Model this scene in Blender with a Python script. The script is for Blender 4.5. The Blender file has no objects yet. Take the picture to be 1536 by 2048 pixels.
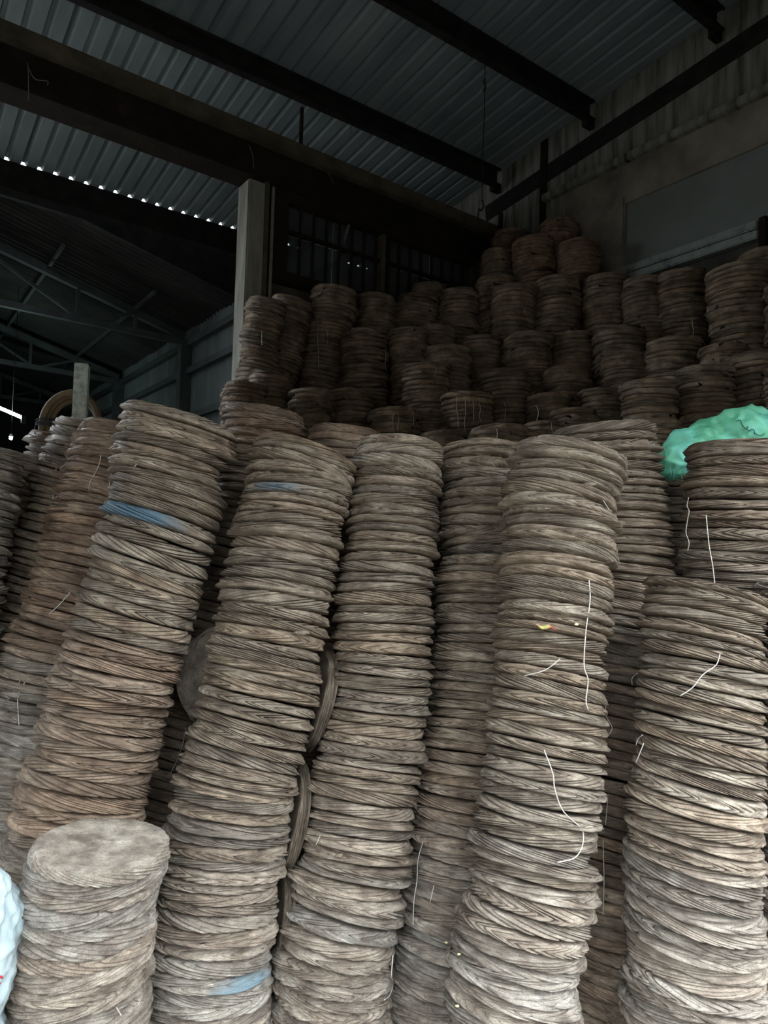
import bpy, bmesh, math, random
import numpy as np
from mathutils import Vector, Matrix, Quaternion
from mathutils import noise as mnoise

# ------------------------------------------------------------------ camera, world, exposure
SC = bpy.context.scene
COL = SC.collection
F_PX = 1425.6; PITCH = math.radians(2.634); ROLL = math.radians(1.595); AZ = math.radians(35.91); EYE = 1.5
FW = Vector((math.sin(AZ)*math.cos(PITCH), math.cos(AZ)*math.cos(PITCH), math.sin(PITCH)))
RT0 = Vector((math.cos(AZ), -math.sin(AZ), 0)); UP0 = RT0.cross(FW)
RT = RT0*math.cos(ROLL)+UP0*math.sin(ROLL); UP = UP0*math.cos(ROLL)-RT0*math.sin(ROLL)
CAM = Vector((0, 0, EYE))
cd = bpy.data.cameras.new('camera'); cam = bpy.data.objects.new('camera', cd); COL.objects.link(cam)
cd.sensor_fit = 'VERTICAL'; cd.sensor_height = 36; cd.lens = 36*F_PX/2048; cd.clip_end = 300; cd.clip_start = .05
cam.matrix_world = Matrix(((RT.x, UP.x, -FW.x, CAM.x), (RT.y, UP.y, -FW.y, CAM.y), (RT.z, UP.z, -FW.z, CAM.z), (0, 0, 0, 1)))
SC.camera = cam

ROOF_FRONT = .40           # unseen front wall, added with a wide, low doorway that shapes the daylight
ROOF_LEFT = -4.2           # left side, closed by an added wall
DOOR = (-3.6, 3.2, 2.6)    # doorway: left, right, height of its lintel
w = bpy.data.worlds.new('overcast_sky'); SC.world = w; w.use_nodes = True
bg = w.node_tree.nodes['Background']; bg.inputs[0].default_value = (.85, .935, 1.0, 1); bg.inputs[1].default_value = 1.0
# the standard overcast sky: three times brighter overhead than at the horizon
nt = w.node_tree; tcw = nt.nodes.new('ShaderNodeTexCoord'); sx = nt.nodes.new('ShaderNodeSeparateXYZ'); nt.links.new(tcw.outputs['Generated'], sx.inputs[0])
mrw = nt.nodes.new('ShaderNodeMapRange'); mrw.inputs[1].default_value = 0; mrw.inputs[2].default_value = 1; mrw.inputs[3].default_value = .6; mrw.inputs[4].default_value = 1.8
nt.links.new(sx.outputs['Z'], mrw.inputs[0]); nt.links.new(mrw.outputs[0], bg.inputs[1])
SC.view_settings.view_transform = 'Standard'; SC.view_settings.look = 'None'
SC.view_settings.gamma = 1; SC.view_settings.use_curve_mapping = False
SC.view_settings.exposure = 3.22

def portal(name, loc, rot, sx, sy):
    l = bpy.data.lights.new(name, 'AREA'); l.shape = 'RECTANGLE'; l.size = sx; l.size_y = sy
    l.cycles.is_portal = True
    o = bpy.data.objects.new(name, l); COL.objects.link(o); o.location = loc; o.rotation_euler = rot
portal('doorway_portal', ((DOOR[0]+DOOR[1])/2, ROOF_FRONT-.25, DOOR[2]/2), (math.radians(90), 0, 0), DOOR[1]-DOOR[0], DOOR[2])

# ------------------------------------------------------------------ helpers
def at(x, y, d):
    """the point at image position (x, y) of the photograph, d metres deep"""
    return CAM + (FW + RT*((x-768)/F_PX) - UP*((y-1024)/F_PX))*d
def proj(p):
    q = Vector(p)-CAM; d = q.dot(FW)
    return 768+F_PX*q.dot(RT)/d, 1024-F_PX*q.dot(UP)/d, d
def tag(o, label=None, cat=None, group=None, kind=None):
    if label: o['label'] = label
    if cat: o['category'] = cat
    if group: o['group'] = group
    if kind: o['kind'] = kind
    return o
def link(name, me, mat=None, parent=None):
    o = bpy.data.objects.new(name, me); COL.objects.link(o)
    if mat is not None and me is not None and len(me.materials) == 0: me.materials.append(mat)
    if parent: o.parent = parent
    return o
def empty(name, loc=(0, 0, 0)):
    o = bpy.data.objects.new(name, None); COL.objects.link(o); o.location = loc; o.empty_display_size = .05
    return o
def np_mesh(name, v, quads=None, tris=None, smooth=True):
    me = bpy.data.meshes.new(name); nq = 0 if quads is None else len(quads); nt = 0 if tris is None else len(tris)
    me.vertices.add(len(v)); me.vertices.foreach_set('co', np.asarray(v, np.float32).ravel())
    idx = np.concatenate([np.asarray(quads, np.int32).ravel() if nq else np.zeros(0, np.int32), np.asarray(tris, np.int32).ravel() if nt else np.zeros(0, np.int32)])
    me.loops.add(len(idx)); me.loops.foreach_set('vertex_index', idx)
    me.polygons.add(nq+nt)
    st = np.concatenate([np.arange(nq)*4, nq*4+np.arange(nt)*3]).astype(np.int32)
    me.polygons.foreach_set('loop_start', st)
    me.polygons.foreach_set('use_smooth', np.full(nq+nt, smooth))
    me.update(calc_edges=True)
    return me
def box_bm(bm, lo, hi, skew=None):
    vs = [bm.verts.new((x, y, z)) for x in (lo[0], hi[0]) for y in (lo[1], hi[1]) for z in (lo[2], hi[2])]
    for f in ((0, 1, 3, 2), (4, 6, 7, 5), (0, 4, 5, 1), (2, 3, 7, 6), (0, 2, 6, 4), (1, 5, 7, 3)): bm.faces.new([vs[i] for i in f])
    return vs
def bm_obj(name, bm, mat, parent=None, bevel=0, smooth=False):
    bmesh.ops.recalc_face_normals(bm, faces=bm.faces)
    if bevel: bmesh.ops.bevel(bm, geom=list(bm.edges), offset=bevel, segments=2, affect='EDGES')
    me = bpy.data.meshes.new(name); bm.to_mesh(me); bm.free()
    if smooth:
        for p in me.polygons: p.use_smooth = True
    return link(name, me, mat, parent)
def box(name, lo, hi, mat, parent=None, bevel=0):
    bm = bmesh.new(); box_bm(bm, lo, hi); return bm_obj(name, bm, mat, parent, bevel)
def extrude_profile(name, prof, a, b, mat, parent=None):
    """a closed (p, q) profile in the plane across direction a->b; p along the horizontal normal, q up"""
    a = Vector(a); b = Vector(b); d = (b-a).normalized(); side = d.cross(Vector((0, 0, 1)) if abs(d.z) < .99 else Vector((0, 1, 0))).normalized(); upv = side.cross(d)
    bm = bmesh.new(); r0 = [bm.verts.new(a+side*p+upv*q) for p, q in prof]; r1 = [bm.verts.new(b+side*p+upv*q) for p, q in prof]
    n = len(prof)
    for i in range(n): bm.faces.new((r0[i], r0[(i+1) % n], r1[(i+1) % n], r1[i]))
    bm.faces.new(r0[::-1]); bm.faces.new(r1)
    return bm_obj(name, bm, mat, parent)
def channel(h, wd, t):      # C section, web at p=0, opening towards +p
    return [(0, 0), (wd, 0), (wd, t*2.2), (wd-t, t*2.2), (wd-t, t), (t, t), (t, h-t), (wd-t, h-t), (wd-t, h-t*2.2), (wd, h-t*2.2), (wd, h), (0, h)]
def tube_mesh(name, pts, r, sides=6, closed=False, taper=None):
    pts = [Vector(p) for p in pts]; n = len(pts); v = []; q = []
    prev = None
    for i, p in enumerate(pts):
        if closed: t = pts[(i+1) % n]-pts[i-1]
        else: t = pts[min(i+1, n-1)]-pts[max(i-1, 0)]
        t.normalize()
        if prev is None: nrm = t.orthogonal().normalized()
        else: nrm = (prev-t*prev.dot(t)).normalized()
        prev = nrm; bn = t.cross(nrm); rr = r if taper is None else r*taper(i/(n-1))
        for k in range(sides):
            a = 2*math.pi*k/sides; v.append(p+nrm*(rr*math.cos(a))+bn*(rr*math.sin(a)))
    m = n if closed else n-1
    for i in range(m):
        j = (i+1) % n
        for k in range(sides): q.append((i*sides+k, i*sides+(k+1) % sides, j*sides+(k+1) % sides, j*sides+k))
    me = bpy.data.meshes.new(name); f = [tuple(x) for x in q]
    if not closed: f += [tuple(range(sides))[::-1], tuple(range((n-1)*sides, n*sides))]
    me.from_pydata([tuple(x) for x in v], [], f)
    for p in me.polygons: p.use_smooth = True
    me.update(); return me
def smooth_path(pts, n):
    """Catmull-Rom through pts, n points in all"""
    P = [Vector(p) for p in pts]; P = [P[0]*2-P[1]]+P+[P[-1]*2-P[-2]]; m = len(P)-3; out = []
    for i in range(n):
        s = i/(n-1)*m; k = min(int(s), m-1); t = s-k; a, b, c, d = P[k:k+4]
        out.append(.5*((2*b)+(c-a)*t+(2*a-5*b+4*c-d)*t*t+(3*b-a-3*c+d)*t**3))
    return out

# ------------------------------------------------------------------ materials
def new_mat(name, rough=.8, spec=.3, metal=0):
    m = bpy.data.materials.new(name); m.use_nodes = True; nt = m.node_tree; b = nt.nodes['Principled BSDF']
    b.inputs['Roughness'].default_value = rough; b.inputs['Specular IOR Level'].default_value = spec; b.inputs['Metallic'].default_value = metal
    return m, nt, b
def N(nt, t, **kw):
    n = nt.nodes.new(t)
    for k, v in kw.items():
        if k in n.inputs: n.inputs[k].default_value = v
        else: setattr(n, k, v)
    return n
def ramp(nt, stops):
    r = nt.nodes.new('ShaderNodeValToRGB'); e = r.color_ramp.elements
    while len(e) > 1: e.remove(e[0])
    e[0].position = stops[0][0]; e[0].color = (*stops[0][1], 1)
    for p, c in stops[1:]: x = e.new(p); x.color = (*c, 1)
    return r
def noise_mat(name, stops, scale=(1, 1, 1), nscale=5., detail=6., rough=.85, spec=.25, bump=.2, bscale=60., metal=0, dist=.01, coord='Object'):
    m, nt, b = new_mat(name, rough, spec, metal); L = nt.links
    tc = N(nt, 'ShaderNodeTexCoord'); mp = N(nt, 'ShaderNodeMapping'); mp.inputs['Scale'].default_value = scale
    L.new(tc.outputs[coord], mp.inputs[0])
    n = N(nt, 'ShaderNodeTexNoise', Scale=nscale, Detail=detail, Roughness=.62); L.new(mp.outputs[0], n.inputs['Vector'])
    r = ramp(nt, stops); L.new(n.outputs[0], r.inputs[0]); L.new(r.outputs[0], b.inputs['Base Color'])
    if bump:
        n2 = N(nt, 'ShaderNodeTexNoise', Scale=bscale, Detail=4.); L.new(mp.outputs[0], n2.inputs['Vector'])
        bp = N(nt, 'ShaderNodeBump', Strength=bump, Distance=dist); L.new(n2.outputs[0], bp.inputs['Height']); L.new(bp.outputs[0], b.inputs['Normal'])
    return m

def cake_mat(name, source, stain=None):
    """pressed oil-seed cake: crumbly brown with paler flecks; tint comes from the object's colour or from a 'tint' attribute"""
    m, nt, b = new_mat(name, .62, .55); L = nt.links
    tc = N(nt, 'ShaderNodeTexCoord')
    if source == 'object':
        oi = N(nt, 'ShaderNodeObjectInfo'); tint = oi.outputs['Color']
        off = N(nt, 'ShaderNodeVectorMath', operation='SCALE'); L.new(oi.outputs['Random'], off.inputs[0]); off.inputs['Scale'].default_value = 40
        ad = N(nt, 'ShaderNodeVectorMath', operation='ADD'); L.new(tc.outputs['Object'], ad.inputs[0]); L.new(off.outputs[0], ad.inputs[1]); vec = ad.outputs[0]
    else:
        at_ = N(nt, 'ShaderNodeAttribute', attribute_name='tint'); tint = at_.outputs['Color']; vec = tc.outputs['Object']
    n1 = N(nt, 'ShaderNodeTexNoise', Scale=11., Detail=5., Roughness=.6); L.new(vec, n1.inputs['Vector'])
    r1 = ramp(nt, [(.30, (.165, .122, .090)), (.48, (.320, .256, .196)), (.66, (.490, .415, .330))]); L.new(n1.outputs[0], r1.inputs[0])
    n2 = N(nt, 'ShaderNodeTexNoise', Scale=330., Detail=3., Roughness=.7); L.new(vec, n2.inputs['Vector'])
    r2 = ramp(nt, [(.30, (.40, .38, .36)), (.5, (1, 1, 1)), (.64, (1.12, 1.1, 1.05)), (.74, (2.0, 1.85, 1.55))]); L.new(n2.outputs[0], r2.inputs[0])
    m1 = N(nt, 'ShaderNodeMix', data_type='RGBA', blend_type='MULTIPLY'); m1.inputs[0].default_value = .85
    L.new(r1.outputs[0], m1.inputs[6]); L.new(r2.outputs[0], m1.inputs[7])
    m2 = N(nt, 'ShaderNodeMix', data_type='RGBA', blend_type='MULTIPLY'); m2.inputs[0].default_value = 1
    L.new(m1.outputs[2], m2.inputs[6]); L.new(tint, m2.inputs[7])
    sa = N(nt, 'ShaderNodeAttribute', attribute_name='strand')
    mp5 = N(nt, 'ShaderNodeMapping'); mp5.inputs['Scale'].default_value = (1, 1, 9); L.new(vec, mp5.inputs[0])
    n5 = N(nt, 'ShaderNodeTexNoise', Scale=22., Detail=5., Roughness=.65); L.new(mp5.outputs[0], n5.inputs['Vector'])
    mr5 = N(nt, 'ShaderNodeMapRange'); L.new(n5.outputs[0], mr5.inputs[0]); mr5.inputs[1].default_value = .3; mr5.inputs[2].default_value = .7; mr5.inputs[3].default_value = .55; mr5.inputs[4].default_value = 1.4
    mu5 = N(nt, 'ShaderNodeMath', operation='MULTIPLY'); L.new(mr5.outputs[0], mu5.inputs[0]); L.new(sa.outputs['Fac'], mu5.inputs[1])
    m6 = N(nt, 'ShaderNodeVectorMath', operation='SCALE'); L.new(m2.outputs[2], m6.inputs[0]); L.new(mu5.outputs[0], m6.inputs['Scale']); col = m6.outputs[0]
    if stain:
        d, c, lo, hi = stain      # direction in the cake's own space, colour, where the dye fades out and in
        dp = N(nt, 'ShaderNodeVectorMath', operation='DOT_PRODUCT'); L.new(tc.outputs['Object'], dp.inputs[0]); dp.inputs[1].default_value = d
        n3 = N(nt, 'ShaderNodeTexNoise', Scale=30., Detail=4.); L.new(vec, n3.inputs['Vector'])
        ma = N(nt, 'ShaderNodeMath', operation='MULTIPLY_ADD'); L.new(n3.outputs[0], ma.inputs[0]); ma.inputs[1].default_value = .03; L.new(dp.outputs['Value'], ma.inputs[2])
        mr = N(nt, 'ShaderNodeMapRange'); L.new(ma.outputs[0], mr.inputs[0]); mr.inputs[1].default_value = lo+.015; mr.inputs[2].default_value = hi+.015
        m3 = N(nt, 'ShaderNodeMix', data_type='RGBA'); L.new(mr.outputs[0], m3.inputs[0]); L.new(col, m3.inputs[6]); m3.inputs[7].default_value = (*c, 1); col = m3.outputs[2]
    L.new(col, b.inputs['Base Color'])
    rr = N(nt, 'ShaderNodeMapRange'); L.new(n1.outputs[0], rr.inputs[0]); rr.inputs[1].default_value = .3; rr.inputs[2].default_value = .7; rr.inputs[3].default_value = .62; rr.inputs[4].default_value = .34
    L.new(rr.outputs[0], b.inputs['Roughness'])
    mp4 = N(nt, 'ShaderNodeMapping'); mp4.inputs['Scale'].default_value = (1, 1, 3.2); L.new(vec, mp4.inputs[0])
    n4 = N(nt, 'ShaderNodeTexNoise', Scale=120., Detail=5., Roughness=.72); L.new(mp4.outputs[0], n4.inputs['Vector'])
    bp = N(nt, 'ShaderNodeBump', Strength=1., Distance=.010); L.new(n4.outputs[0], bp.inputs['Height']); L.new(bp.outputs[0], b.inputs['Normal'])
    return m
M_CAKE = cake_mat('pressed_cake', 'object')
M_PILE = cake_mat('pressed_cake_pile', 'attribute')
M_ROOF = noise_mat('zinc_roof_sheet', [(.3, (.12, .148, .158)), (.6, (.185, .218, .23)), (.8, (.22, .25, .26))], (1, .25, 1), 3., rough=.62, spec=.35, bump=.05, bscale=20, metal=.1)
M_STEEL = noise_mat('black_steel', [(.35, (.006, .006, .006)), (.7, (.022, .020, .018))], (1, 1, 1), 8., rough=.75, spec=.2, bump=.3, bscale=40)
M_BEAM = noise_mat('dusty_brown_beam', [(.3, (.045, .037, .028)), (.6, (.085, .072, .05)), (.8, (.12, .10, .075))], (1, 1, 1), 5., rough=.95, spec=.1, bump=.5, bscale=40)
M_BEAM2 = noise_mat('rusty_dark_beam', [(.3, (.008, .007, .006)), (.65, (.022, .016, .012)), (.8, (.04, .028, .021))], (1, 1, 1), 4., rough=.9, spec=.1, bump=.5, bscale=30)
M_PLASTER = noise_mat('streaked_plaster', [(.30, (.03, .028, .024)), (.42, (.115, .11, .097)), (.55, (.19, .185, .165)), (.75, (.25, .245, .22))], (1, 5.5, .55), 2.2, 9., rough=.95, spec=.1, bump=.4, bscale=14)
M_CONC = noise_mat('stained_concrete', [(.3, (.10, .088, .07)), (.55, (.19, .17, .14)), (.75, (.26, .24, .20))], (1, 1, 1), 2.5, 8., rough=.95, spec=.1, bump=.4, bscale=40)
M_PANEL = noise_mat('grey_green_plaster_panel', [(.3, (.115, .125, .113)), (.6, (.145, .158, .145)), (.8, (.165, .175, .158))], (1, 1, 1), 1.8, 6., rough=.9, spec=.15, bump=.15, bscale=30)
M_MOULD = noise_mat('chipped_sill_paint', [(.30, (.06, .066, .06)), (.42, (.19, .215, .205)), (.75, (.24, .27, .255))], (1, 1, 1), 9., 6., rough=.85, spec=.2, bump=.4, bscale=30)
M_PILLAR = noise_mat('grey_pillar_concrete', [(.3, (.11, .105, .09)), (.5, (.19, .185, .16)), (.75, (.26, .255, .225))], (3, 3, .5), 4., 8., rough=.95, spec=.1, bump=.5, bscale=25)
M_DARKWALL = noise_mat('sooty_wall', [(.3, (.03, .028, .024)), (.6, (.07, .065, .055)), (.8, (.10, .09, .075))], (1, 1, 1), 3., rough=.95, spec=.1, bump=.3, bscale=30)
M_FLOOR = noise_mat('dusty_concrete_floor', [(.3, (.09, .083, .072)), (.6, (.14, .13, .115)), (.8, (.17, .16, .14))], (1, 1, 1), 1.2, 8., rough=.9, spec=.2, bump=.2, bscale=30)
M_SHEET = noise_mat('old_corrugated_sheet', [(.3, (.06, .07, .073)), (.6, (.12, .14, .143)), (.8, (.17, .19, .195))], (1, 1, .3), 3., rough=.6, spec=.4, bump=.1, bscale=20, metal=.2)
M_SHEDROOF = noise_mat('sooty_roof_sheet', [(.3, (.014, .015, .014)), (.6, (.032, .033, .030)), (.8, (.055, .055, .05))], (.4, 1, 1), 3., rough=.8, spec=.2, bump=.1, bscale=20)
M_TRUSS = noise_mat('grey_truss_steel', [(.3, (.03, .034, .036)), (.7, (.068, .076, .08))], (1, 1, 1), 5., rough=.7, spec=.3, bump=.1)
M_POST = noise_mat('mottled_grey_post', [(.35, (.30, .35, .33)), (.5, (.46, .53, .50)), (.65, (.60, .66, .62))], (1, 1, 1), 30., 6., rough=.8, spec=.3, bump=.3, bscale=90)
M_HOSE = noise_mat('brown_hose_rubber', [(.3, (.10, .066, .036)), (.7, (.20, .14, .082))], (1, 1, 1), 12., rough=.7, spec=.3, bump=.2)
M_ROPE = noise_mat('dark_blue_rope', [(.3, (.022, .030, .045)), (.7, (.06, .075, .10))], (1, 1, 1), 60., rough=.9, spec=.1, bump=.3, bscale=200)
M_TWINE = noise_mat('pale_twine', [(.3, (.36, .33, .28)), (.7, (.56, .54, .49))], (1, 1, 1), 60., rough=.8, spec=.2, bump=0)
M_WEB = noise_mat('dusty_cobweb', [(.3, (.06, .055, .05)), (.7, (.16, .15, .135))], (1, 1, 1), 60., rough=1, spec=0, bump=0)

def sack_mat(name, stops, nscale):
    m, nt, b = new_mat(name, .45, .4); L = nt.links
    tc = N(nt, 'ShaderNodeTexCoord')
    n = N(nt, 'ShaderNodeTexNoise', Scale=nscale, Detail=5.); L.new(tc.outputs['Object'], n.inputs['Vector'])
    r = ramp(nt, stops); L.new(n.outputs[0], r.inputs[0]); L.new(r.outputs[0], b.inputs['Base Color'])
    hs = None
    for ax in ('X', 'Z'):
        wv = N(nt, 'ShaderNodeTexWave', wave_type='BANDS', bands_direction=ax, Scale=95., Distortion=.6); L.new(tc.outputs['Object'], wv.inputs['Vector'])
        if hs is None: hs = wv.outputs['Fac']
        else:
            a = N(nt, 'ShaderNodeMath', operation='MULTIPLY'); L.new(hs, a.inputs[0]); L.new(wv.outputs['Fac'], a.inputs[1]); hs = a.outputs[0]
    bp = N(nt, 'ShaderNodeBump', Strength=.35, Distance=.002); L.new(hs, bp.inputs['Height']); L.new(bp.outputs[0], b.inputs['Normal'])
    return m
M_GREEN = sack_mat('green_woven_plastic', [(.35, (.07, .30, .165)), (.52, (.13, .44, .28)), (.68, (.16, .52, .42))], 7.)
M_WHITE = sack_mat('white_woven_plastic', [(.3, (.30, .37, .39)), (.6, (.38, .45, .46)), (.8, (.42, .48, .485))], 12.)
def flat_mat(name, c, rough=.6, spec=.3, emit=None):
    m, nt, b = new_mat(name, rough, spec)
    n = N(nt, 'ShaderNodeTexNoise', Scale=40., Detail=3.); r = ramp(nt, [(.3, tuple(x*.75 for x in c)), (.7, c)])
    nt.links.new(n.outputs[0], r.inputs[0]); nt.links.new(r.outputs[0], b.inputs['Base Color'])
    if emit: b.inputs['Emission Color'].default_value = (*c, 1); b.inputs['Emission Strength'].default_value = emit
    return m
M_RED = flat_mat('red_print', (.50, .045, .075)); M_STITCH = flat_mat('dark_green_thread', (.02, .10, .07)); M_FRAY = flat_mat('pale_teal_thread', (.30, .74, .72))
M_KERNEL = flat_mat('pale_kernel', (.72, .62, .36)); M_CRUMB = noise_mat('cake_crumb', [(.3, (.10, .078, .056)), (.7, (.22, .175, .13))], (1, 1, 1), 60., bump=.5, bscale=200)
M_TUBE = flat_mat('lit_tube', (.72, 1.0, .92), emit=9); M_LAMP = flat_mat('lit_bulb', (1.0, .98, .9), emit=14)

def glass_mat():
    m = bpy.data.materials.new('dirty_dark_glass'); m.use_nodes = True; nt = m.node_tree; nt.nodes.clear(); L = nt.links
    out = N(nt, 'ShaderNodeOutputMaterial'); tr = N(nt, 'ShaderNodeBsdfTransparent'); tr.inputs[0].default_value = (.55, .58, .58, 1)
    pr = N(nt, 'ShaderNodeBsdfPrincipled'); pr.inputs['Base Color'].default_value = (.06, .065, .062, 1); pr.inputs['Roughness'].default_value = .25
    n = N(nt, 'ShaderNodeTexNoise', Scale=6., Detail=5.); mr = N(nt, 'ShaderNodeMapRange'); L.new(n.outputs[0], mr.inputs[0]); mr.inputs[3].default_value = .35; mr.inputs[4].default_value = .8
    mx = N(nt, 'ShaderNodeMixShader'); L.new(mr.outputs[0], mx.inputs[0]); L.new(tr.outputs[0], mx.inputs[1]); L.new(pr.outputs[0], mx.inputs[2]); L.new(mx.outputs[0], out.inputs[0])
    return m
M_GLASS = glass_mat()

# ------------------------------------------------------------------ the setting
XW = 4.988; YB = 5.109; EAVE = 7.40
def zroof(y): return 5.85-.1145*y
fl = box('floor', (-30, -40, -.2), (30, 40, 0), M_FLOOR); tag(fl, kind='structure')

for lo, hi in (((ROOF_LEFT-.2, ROOF_FRONT-.2, 0), (DOOR[0], ROOF_FRONT, 6.2)), ((DOOR[1], ROOF_FRONT-.2, 0), (XW+.3, ROOF_FRONT, 6.2)), ((DOOR[0], ROOF_FRONT-.2, DOOR[2]), (DOOR[1], ROOF_FRONT, 6.2))):
    tag(box('wall_front_unseen', lo, hi, M_CONC), kind='structure')  # out of view; its low lintel holds sky light off stack tops and roof
tag(box('wall_yard_added', (-14, -8.4, 0), (14, -8, 3.8), M_CONC), kind='structure')  # unseen, added to block the low sky so light falls more steeply
tag(box('wall_left_added', (ROOF_LEFT-.2, ROOF_FRONT, 0), (ROOF_LEFT, EAVE, 6.2), M_CONC), kind='structure')  # unseen, added to stop side light from reaching the back pile

# roof: trapezoidal sheets, one object each, laid side by side
ceil = empty('ceiling', (0, 0, 5.4)); tag(ceil, kind='structure')
PER = .1418; PH = 1.008
def roof_sheet(k0, nr):
    xs = []
    for k in range(nr):
        b = PH+(k0+k)*PER
        xs += [(b, 0), (b+.011, .037), (b+.032, .037), (b+.052, 0)]
    xs.append((PH+(k0+nr)*PER, 0)); xs += [(xs[-1][0]+.011, .037), (xs[-1][0]+.030, .037)]   # side lap over the next sheet
    y0, y1 = ROOF_FRONT-.3, EAVE+.03; v = []; n = len(xs); lap = .0012*(k0 % 2)
    for t in (0, .004):
        for y in (y0, y1):
            for x, h in xs: v.append((x, y, zroof(y)+h+t+lap-5.4))
    q = []
    for i in range(n-1):
        q.append((i, i+1, n+i+1, n+i)); q.append((2*n+i, 3*n+i, 3*n+i+1, 2*n+i+1))
        q.append((i, 2*n+i, 2*n+i+1, i+1)); q.append((n+i, n+i+1, 3*n+i+1, 3*n+i))
    q.append((0, n, 3*n, 2*n)); q.append((n-1, 3*n-1, 4*n-1, 2*n-1))
    me = bpy.data.meshes.new('roof_sheet'); me.from_pydata(v, [], q); me.update()
    o = link('roof_sheet', me, M_ROOF, ceil); return o
k = int((ROOF_LEFT-PH)/PER)
while PH+k*PER < XW-.05:
    nr = min(6, int((XW-PH-k*PER)/PER)+1); roof_sheet(k, nr); k += nr

# black channel purlins under the roof, a rafter on the wall, the eave beam
def purlin(y, label):
    o = extrude_profile('roof_purlin', channel(.18, .07, .010), (ROOF_LEFT, y, zroof(y)-.182), (4.93, y, zroof(y)-.182), M_STEEL)
    return tag(o, label, 'beam', 'roof purlins')
purlin(5.05, 'black steel roof purlin nearest the brown back beam'); purlin(3.92, 'black steel roof purlin crossed by the hanging wire')
purlin(2.77, 'short black steel purlin in the top right corner')
purlin(1.6, 'black steel roof purlin nearest the doorway')
ra = extrude_profile('wall_rafter', [(0, 0), (.11, 0), (.11, .17), (0, .17)], (XW-.005, .45, 4.835+.113*4.79), (XW-.005, 5.24, 4.835), M_STEEL)
ra.location.x = 0; tag(ra, 'black sloping rafter fixed along the right wall', 'beam')
for y in (5.05, 3.92, 2.77):       # cleats tying purlins to the rafter
    box('purlin_cleat', (4.86, y-.03, zroof(y)-.22), (4.97, y+.02, zroof(y)-.14), M_STEEL, ra)
eb = box('eave_beam', (ROOF_LEFT, EAVE, zroof(EAVE)-.27), (5.3, EAVE+.03, zroof(EAVE)-.006), M_STEEL)
tag(eb, 'black eave beam below the daylight gaps of the roof', 'beam')

# right wall
wr = empty('wall_right', (XW, 2, 0)); tag(wr, kind='structure')
def wpart(name, lo, hi, mat, bevel=.004):
    o = box(name, Vector(lo)-wr.location, Vector(hi)-wr.location, mat, wr, bevel); return o
wpart('wall_body', (XW+.03, ROOF_FRONT, 0), (XW+.3, EAVE, 6.1), M_DARKWALL, 0)
wpart('upper_band', (XW, ROOF_FRONT, 4.79), (XW+.04, EAVE, 6.05), M_PLASTER, 0)
wpart('corner_render', (XW-.001, 4.44, 0), (XW+.039, EAVE, 4.79), M_PLASTER, 0)
wpart('ledge', (XW-.075, ROOF_FRONT, 4.725), (XW+.03, 4.44, 4.79), M_PLASTER, .008)
wpart('lintel', (XW-.02, ROOF_FRONT, 4.39), (XW+.03, 4.20, 4.725), M_CONC)
wpart('render_patch', (XW-.012, 4.20, 4.30), (XW+.03, 4.44, 4.725), M_PLASTER)
wpart('pilaster', (XW-.035, 3.565, 0), (XW+.03, 4.02, 4.45), M_CONC, .01)
wpart('render_strip', (XW-.01, 4.02, 0), (XW+.03, 4.20, 4.39), M_CONC)
wpart('infill_panel', (XW, 2.30, 3.80), (XW+.03, 3.565, 4.40), M_PANEL, 0)
wpart('sill_moulding', (XW-.06, 2.46, 3.785), (XW+.03, 3.66, 3.845), M_MOULD, .008)
wpart('sill_moulding', (XW-.045, 2.46, 3.72), (XW+.03, 3.66, 3.782), M_MOULD, .008)
wpart('panel_frame', (XW-.05, 2.40, 3.2), (XW+.03, 2.455, 3.86), M_BEAM2, .006)
wpart('panel_frame', (XW-.03, 2.36, 3.4), (XW+.03, 2.40, 3.80), M_BEAM, .006)
wpart('infill_panel', (XW, ROOF_FRONT, 3.0), (XW+.03, 2.36, 4.40), M_PANEL, 0)
wpart('stained_post', (XW-.02, 4.43, 0), (XW+.03, 4.51, 5.36), M_BEAM2, .004)
wpart('stained_post', (XW-.02, 5.00, 0), (XW+.03, 5.05, 4.85), M_BEAM2, .004)

# back wall: beam, pillar, barred window
bb = empty('back_beam', (2, YB, 4.4)); tag(bb, 'long dusty brown beam over the barred window and passage', 'beam')
def bpart(name, z0, z1, y0, y1, mat, drop=.03):
    bm = bmesh.new(); x0, x1 = ROOF_LEFT, XW-.005
    vs = box_bm(bm, (x0, y0, z0), (x1, y1, z1))
    for v in vs: v.co.z -= drop*(v.co.x-.5)/2; v.co -= bb.location
    return bm_obj(name, bm, mat, bb, .006)
bpart('top_flange', 4.69, 4.80, YB-.05, YB+.24, M_BEAM)
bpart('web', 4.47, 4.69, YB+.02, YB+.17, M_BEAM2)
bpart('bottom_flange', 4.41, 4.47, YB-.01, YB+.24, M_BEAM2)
pp = empty('concrete_pillar', (2.39, YB+.1, 0)); tag(pp, 'weathered grey concrete pillar left of the barred window', 'pillar')
box('shaft', (-.092, -.1, 0), (.055, .1, 4.36), M_PILLAR, pp, .01); box('wooden_jamb', (.058, -.09, 0), (.098, .09, 4.40), M_BEAM, pp, .005)
box('conduit', (.108, -.12, 0), (.13, -.095, 4.35), M_CONC, pp, .006)
wb = empty('wall_back', (3.7, YB, 0)); tag(wb, kind='structure')
def bw(name, lo, hi, mat, bevel=.004, parent=wb): return box(name, Vector(lo)-parent.location, Vector(hi)-parent.location, mat, parent, bevel)
bw('lower_masonry', (2.52, YB+.08, 0), (XW, YB+.25, 3.60), M_DARKWALL, 0)
bw('end_stile', (4.72, YB+.02, 3.5), (XW-.005, YB+.2, 4.40), M_DARKWALL)
w1 = empty('window_1', (3.6, YB, 3.6)); tag(w1, kind='structure')
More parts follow.
